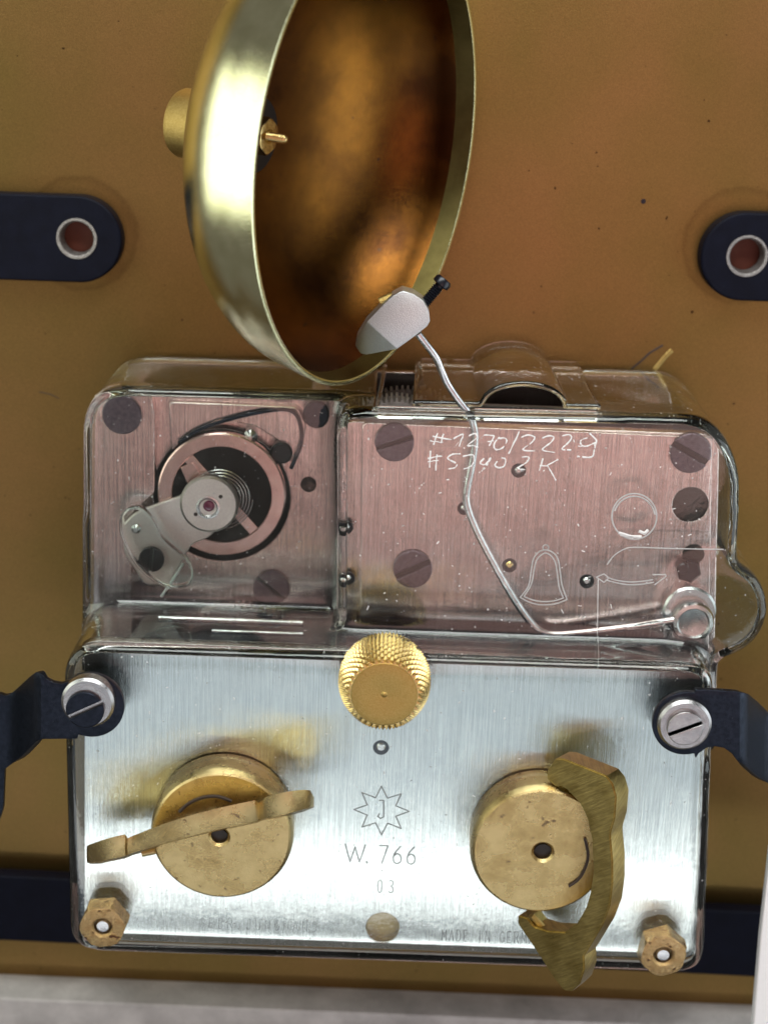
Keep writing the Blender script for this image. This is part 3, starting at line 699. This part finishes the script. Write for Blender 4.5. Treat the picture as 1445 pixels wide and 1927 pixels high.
def prism(name, front, ext, mat, parent, bev=.025):
    bm = bmesh.new(); A_ = [bm.verts.new(p) for p in front]; B_ = [bm.verts.new(Vector(p)+ext) for p in front]
    n = len(front); bm.faces.new(A_); bm.faces.new(B_[::-1])
    for i in range(n): bm.faces.new((A_[i], B_[i], B_[(i+1) % n], A_[(i+1) % n]))
    bmesh.ops.recalc_face_normals(bm, faces=bm.faces)
    be = [e for e in bm.edges if e.calc_face_angle(0) > R(40)]
    bmesh.ops.bevel(bm, geom=be, offset=bev, segments=2, affect='EDGES')
    me = bpy.data.meshes.new(name); bm.to_mesh(me); bm.free()
    return link(name, me, mat, parent, 30)
k2 = empty('winding_key', P(1012, 1592, .38), 'brass winding key on the right with its curved wing folded flat', 'winding key', 'brass winding keys on the lower plate')
knob(k2, 1017, 1603, 131, .92, (1021, 1604), 17)
wing = [(1029, 1450), (1045, 1427), (1060, 1428), (1140, 1460), (1152, 1475), (1159, 1500), (1156, 1540), (1148, 1568), (1148, 1578), (1152, 1620), (1152, 1665), (1147, 1705), (1133, 1742), (1115, 1772), (1098, 1800), (1099, 1825), (1090, 1852), (1075, 1866), (1060, 1864), (1040, 1840), (1015, 1800), (973, 1738), (974, 1722),
        (992, 1728), (1005, 1744), (1030, 1752), (1062, 1754), (1085, 1738), (1102, 1708), (1110, 1680), (1116, 1640), (1113, 1580), (1104, 1540), (1090, 1512), (1066, 1486), (1052, 1478), (1046, 1482), (1028, 1466)]
nrm = Vector((-.60, .06, .80)).normalized(); p0 = P(1085, 1600, 1.25)
prism('key_wing', [Pl(x, y, p0, nrm) for x, y in wing], -nrm*.50, M_brass_cut, k2)
tube('wing_spring', smoothline([P(x, y, .95) for x, y in [(1070, 1668), (1088, 1655), (1100, 1635), (1106, 1610), (1100, 1578)]], 4), .03, M_hole, k2, 6)
tube('hinge_pin', [P(1000, 1722, .8), P(1024, 1748, .8)], .07, M_brass_dull, k2, 10)
k1 = empty('winding_key', P(416, 1560, .38), 'brass winding key on the left with its wing standing up edge-on', 'winding key', 'brass winding keys on the lower plate')
knob(k1, 417, 1574, 133, .92, (413, 1575), 16)
wst = [(164, 1592, 1620, 1.35), (170, 1589, 1623, 1.50), (190, 1582, 1621, 1.66), (206, 1577, 1617, 1.74), (222, 1573, 1614, 1.74), (236, 1570, 1611, 1.72), (241, 1577, 1609, 1.60), (250, 1573, 1605, 1.58), (275, 1563, 1598, 1.68), (310, 1550, 1586, 1.76), (360, 1534, 1573, 1.80),
       (410, 1521, 1561, 1.80), (450, 1512, 1553, 1.74), (480, 1506, 1547, 1.66), (487, 1511, 1545, 1.60), (493, 1507, 1542, 1.66), (500, 1500, 1540, 1.74), (525, 1493, 1536, 1.82), (550, 1488, 1529, 1.82), (572, 1486, 1523, 1.70), (584, 1487, 1520, 1.52), (591, 1500, 1517, 1.35)]
bm = bmesh.new(); sec = []
for x, a, b_, z in wst:
    dp = (1.0 if x < 285 or x > 530 else .55)*(.6 if x < 172 or x > 580 else 1)
    d_ = (ray(x, (a+b_)/2)+Vector((0, -.06, 0))).normalized()
    m_t, m_b = P(x, a, z), P(x, b_, z)
    mid = (m_t+m_b)/2+Vector((0, 0, .03))
    sec.append([bm.verts.new(q) for q in (m_t, mid, m_b, m_b+d_*dp, m_t+d_*dp)])
for A_, B_ in zip(sec, sec[1:]):
    for k in range(5): bm.faces.new((A_[k], A_[(k+1) % 5], B_[(k+1) % 5], B_[k]))
bm.faces.new(sec[0]); bm.faces.new(sec[-1][::-1])
bmesh.ops.recalc_face_normals(bm, faces=bm.faces)
me = bpy.data.meshes.new('key_wing'); bm.to_mesh(me); bm.free()
link('key_wing', me, M_brass, k1, 32)
tube('wing_spring', smoothline([P(x, y, .93) for x, y in [(338, 1528), (356, 1512), (382, 1501), (410, 1499), (436, 1508)]], 4), .035, M_hole, k1, 6)
tube('hinge_pin', [P(268, 1606, 1.0), P(292, 1601, 1.0)], .07, M_brass, k1, 10)
# ---------------------------------------------------------------- knurled hand-setting knob
kn = empty('setting_knob', P(726, 1280, 0), 'diamond-knurled brass hand-setting knob between the two winding keys', 'knob')
zt = 1.25; c = P(723, 1307, zt); rt_ = 64.5*unit(723, 1307, zt)
cb = P(724, 1284, zt-.62); rb = 80*unit(724, 1284, zt-.62)
n, mrows = 432, 128
prof_k = []
for k in range(mrows+1):
    t = k/mrows                                  # 0 at top rim, 1 at base
    h = zt-.0-t*1.15
    rr = rt_+(rb-rt_)*math.sin(min(t/.55, 1)*math.pi/2) if t < .55 else rb-(rb-rt_)*.5*((t-.55)/.45)**2
    prof_k.append((rr, h))
bm = bmesh.new(); rows = []
for k, (rr, h) in enumerate(prof_k):
    row = []
    for i in range(n):
        a = 2*math.pi*i/n; u = a/(2*math.pi)*36; v_ = k/mrows*8.0
        f1 = abs(((u+v_) % 1)-.5)*2; f2 = abs(((u-v_) % 1)-.5)*2
        d = .11*(1-max(f1, f2)) if 0 < k else -.01
        row.append(bm.verts.new((c.x+(rr+d-.02)*math.cos(a), c.y+(rr+d-.02)*math.sin(a), h)))
    rows.append(row)
for A_, B_ in zip(rows, rows[1:]):
    for i in range(n): bm.faces.new((A_[i], A_[(i+1) % n], B_[(i+1) % n], B_[i]))
bmesh.ops.recalc_face_normals(bm, faces=bm.faces)
me = bpy.data.meshes.new('knurled_grip'); bm.to_mesh(me); bm.free()
link('knurled_grip', me, M_brass_new, kn)
lathe('knob_face', (c.x, c.y, zt), (0, 0, 1), [(rt_-.005, -.03), (rt_-.02, .02), (rt_-.05, .03), (rt_*.6, .025), (rt_*.3, .015), (.06, .0), (.03, .02), (0, .03)], metal('turned_brass', (.45, .31, .09), (.52, .37, .13), .36, 30, bump=.01), kn, 64)
lathe('knob_shaft', (c.x, c.y, 0), (0, 0, 1), [(0, 0), (.3, 0), (.3, .3), (0, .3)], M_brass_new, kn, 32)
fz = []; rs = random.Random(5)
for i in range(70):
    a = R(rs.uniform(25, 155)); x, y = 728+(86+rs.uniform(-4, 6))*math.cos(a), 1284-(78+rs.uniform(-2, 8))*math.sin(a); b_ = rs.uniform(0, 6.28)
    fz.append([(x, y), (x+6*math.cos(b_), y+5*math.sin(b_)), (x+9*math.cos(b_+1), y+8*math.sin(b_+1))])
strokes('lint', fz, .42, .006, M_hole, kn, flatk=1)
# ---------------------------------------------------------------- hex nuts
def cnut(px, py, rpx, rot, label):
    zt = .80; c = P(px, py, zt); u = unit(px, py, zt)
    t = empty('hex_nut', P(px, py, .38), label, 'nut', 'hex nuts holding the cover')
    hexnut('nut_body', (c.x, c.y, 0), (0, 0, 1), rpx*u, .40, zt, 17*u, M_bronze_nut, t, rot, .1)
    lathe('stud', (c.x, c.y, 0), (0, 0, 1), [(0, .0), (14.5*u, .0), (14.5*u, zt-.10), (11*u, zt-.04), (0, zt-.03)], M_steel, t, 32)
    return t
cnut(193, 1746, 47, R(8), 'bronze hex nut at the lower left corner of the clear cover')
cnut(1248, 1800, 47, R(20), 'brass hex nut at the lower right corner of the clear cover')
# ---------------------------------------------------------------- mounting brackets
def bracket(st, endc, er, side, zfun, label):
    """st: stations (x, ytop, ybottom) from the far end to where the round end begins"""
    t = empty('mounting_bracket', P(*endc, .4), label, 'bracket', 'blued steel brackets screwed to the lower plate')
    bm = bmesh.new(); up_, dn = [], []
    for x, a, b_ in st:
        z = zfun(x); up_.append(P(x, a, z)); dn.append(P(x, b_, z))
    z = zfun(endc[0]); c = P(*endc, z); r_ = er*unit(*endc, z)
    ns = 10
    grid = [[bm.verts.new(a.lerp(b_, k/ns)) for k in range(ns+1)] for a, b_ in zip(up_, dn)]
    a1 = math.atan2(up_[-1].y-c.y, up_[-1].x-c.x); a2 = math.atan2(dn[-1].y-c.y, dn[-1].x-c.x)
    s = -1 if side < 0 else 1
    for A_, B_ in zip(grid, grid[1:]):
        for k in range(ns): bm.faces.new((A_[k], A_[k+1], B_[k+1], B_[k]))
    # round end as a fan between the two last corners
    if side < 0:
        if a1 < a2: a1 += 2*math.pi
        an = [a1+(a2-a1)*i/40 for i in range(41)]
    else:
        if a2 < a1: a2 += 2*math.pi
        an = [a1+(a2-a1)*i/40 for i in range(41)]
    arc = [bm.verts.new((c.x+r_*math.cos(a), c.y+r_*math.sin(a), z)) for a in an]
    loop = arc + grid[-1][::-1]
    bm.faces.new(loop)
    bmesh.ops.remove_doubles(bm, verts=bm.verts, dist=.003)
    bmesh.ops.recalc_face_normals(bm, faces=bm.faces)
    if sum((f.normal.z for f in bm.faces)) < 0: bmesh.ops.reverse_faces(bm, faces=bm.faces)
    me = bpy.data.meshes.new('bracket_arm'); bm.to_mesh(me); bm.free()
    o = link('bracket_arm', me, M_blue, t, 30)
    md = o.modifiers.new('thickness', 'SOLIDIFY'); md.thickness = .13; md.offset = -1
    md = o.modifiers.new('edge', 'BEVEL'); md.width = .03; md.segments = 2; md.limit_method = 'ANGLE'; md.angle_limit = R(50)
    return t
def itp(x, pts):
    for (x0, y0), (x1, y1) in zip(pts, pts[1:]):
        if x0 <= x <= x1: return y0+(y1-y0)*(x-x0)/(x1-x0)
    return pts[0][1] if x < pts[0][0] else pts[-1][1]
def zl(x): return itp(x, [(-80, -.25), (18, -.25), (26, -.2), (68, .70), (78, .78), (400, .78)])
tp = [(-80, 1300), (0, 1306), (13, 1311), (30, 1298), (58, 1272), (68, 1265), (76, 1266), (84, 1276), (96, 1284), (112, 1288), (126, 1286), (138, 1277), (146, 1270)]
bt = [(-80, 1560), (-2, 1552), (4, 1530), (7, 1520), (7, 1470), (9, 1448), (20, 1440), (45, 1420), (68, 1396), (78, 1391), (160, 1390)]
def stat(tp, bt, xs): return [(x, itp(x, tp), itp(x, bt)) for x in xs]
bl = bracket(stat(tp, bt, [-80, -40, -3, 3, 7, 10, 18, 26, 35, 45, 55, 62, 68, 73, 78, 88, 100, 115, 130, 146]), (170, 1328), 64, -1, zl, 'blued steel bracket bent away at the left edge of the lower plate')
def zr_(x): return itp(x, [(0, .78), (1392, .78), (1402, .70), (1446, -.1), (1460, -.2), (1600, -.2)])
tp2 = [(1290, 1298), (1340, 1299), (1398, 1303), (1408, 1306), (1425, 1320), (1445, 1340), (1470, 1362), (1520, 1375)]
bt2 = [(1290, 1428), (1308, 1427), (1314, 1418), (1328, 1408), (1345, 1405), (1362, 1408), (1376, 1418), (1385, 1430), (1400, 1440), (1425, 1462), (1445, 1474), (1520, 1500)]
br = bracket(stat(tp2, bt2, [1520, 1470, 1456, 1446, 1436, 1425, 1415, 1408, 1402, 1397, 1391, 1385, 1376, 1362, 1345, 1328, 1314, 1308]), (1291, 1362), 64, 1, zr_, 'blued steel bracket bent away at the right edge of the lower plate')
disc('screw_collar', 165, 1324, 50, .78, 1.06, M_collar, bl, .05)
slotted('screw_head', 160, 1337, 36, 1.0, 1.13, 27, M_blue, bl, .11, .09)
disc('screw_collar', 1288, 1366, 51, .78, 1.0, M_collar, br, .05)
slotted('screw_head', 1289, 1372, 34, 0.96, 1.09, 24, M_collar, br, .10, .09)
lathe('spacer', P(170, 1328, .3), (0, 0, 1), [(0, -.1), (.45, -.1), (.45, .36), (0, .36)], M_blue, bl, 40)
lathe('spacer', P(1291, 1362, .3), (0, 0, 1), [(0, -.1), (.45, -.1), (.45, .36), (0, .36)], M_blue, br, 40)
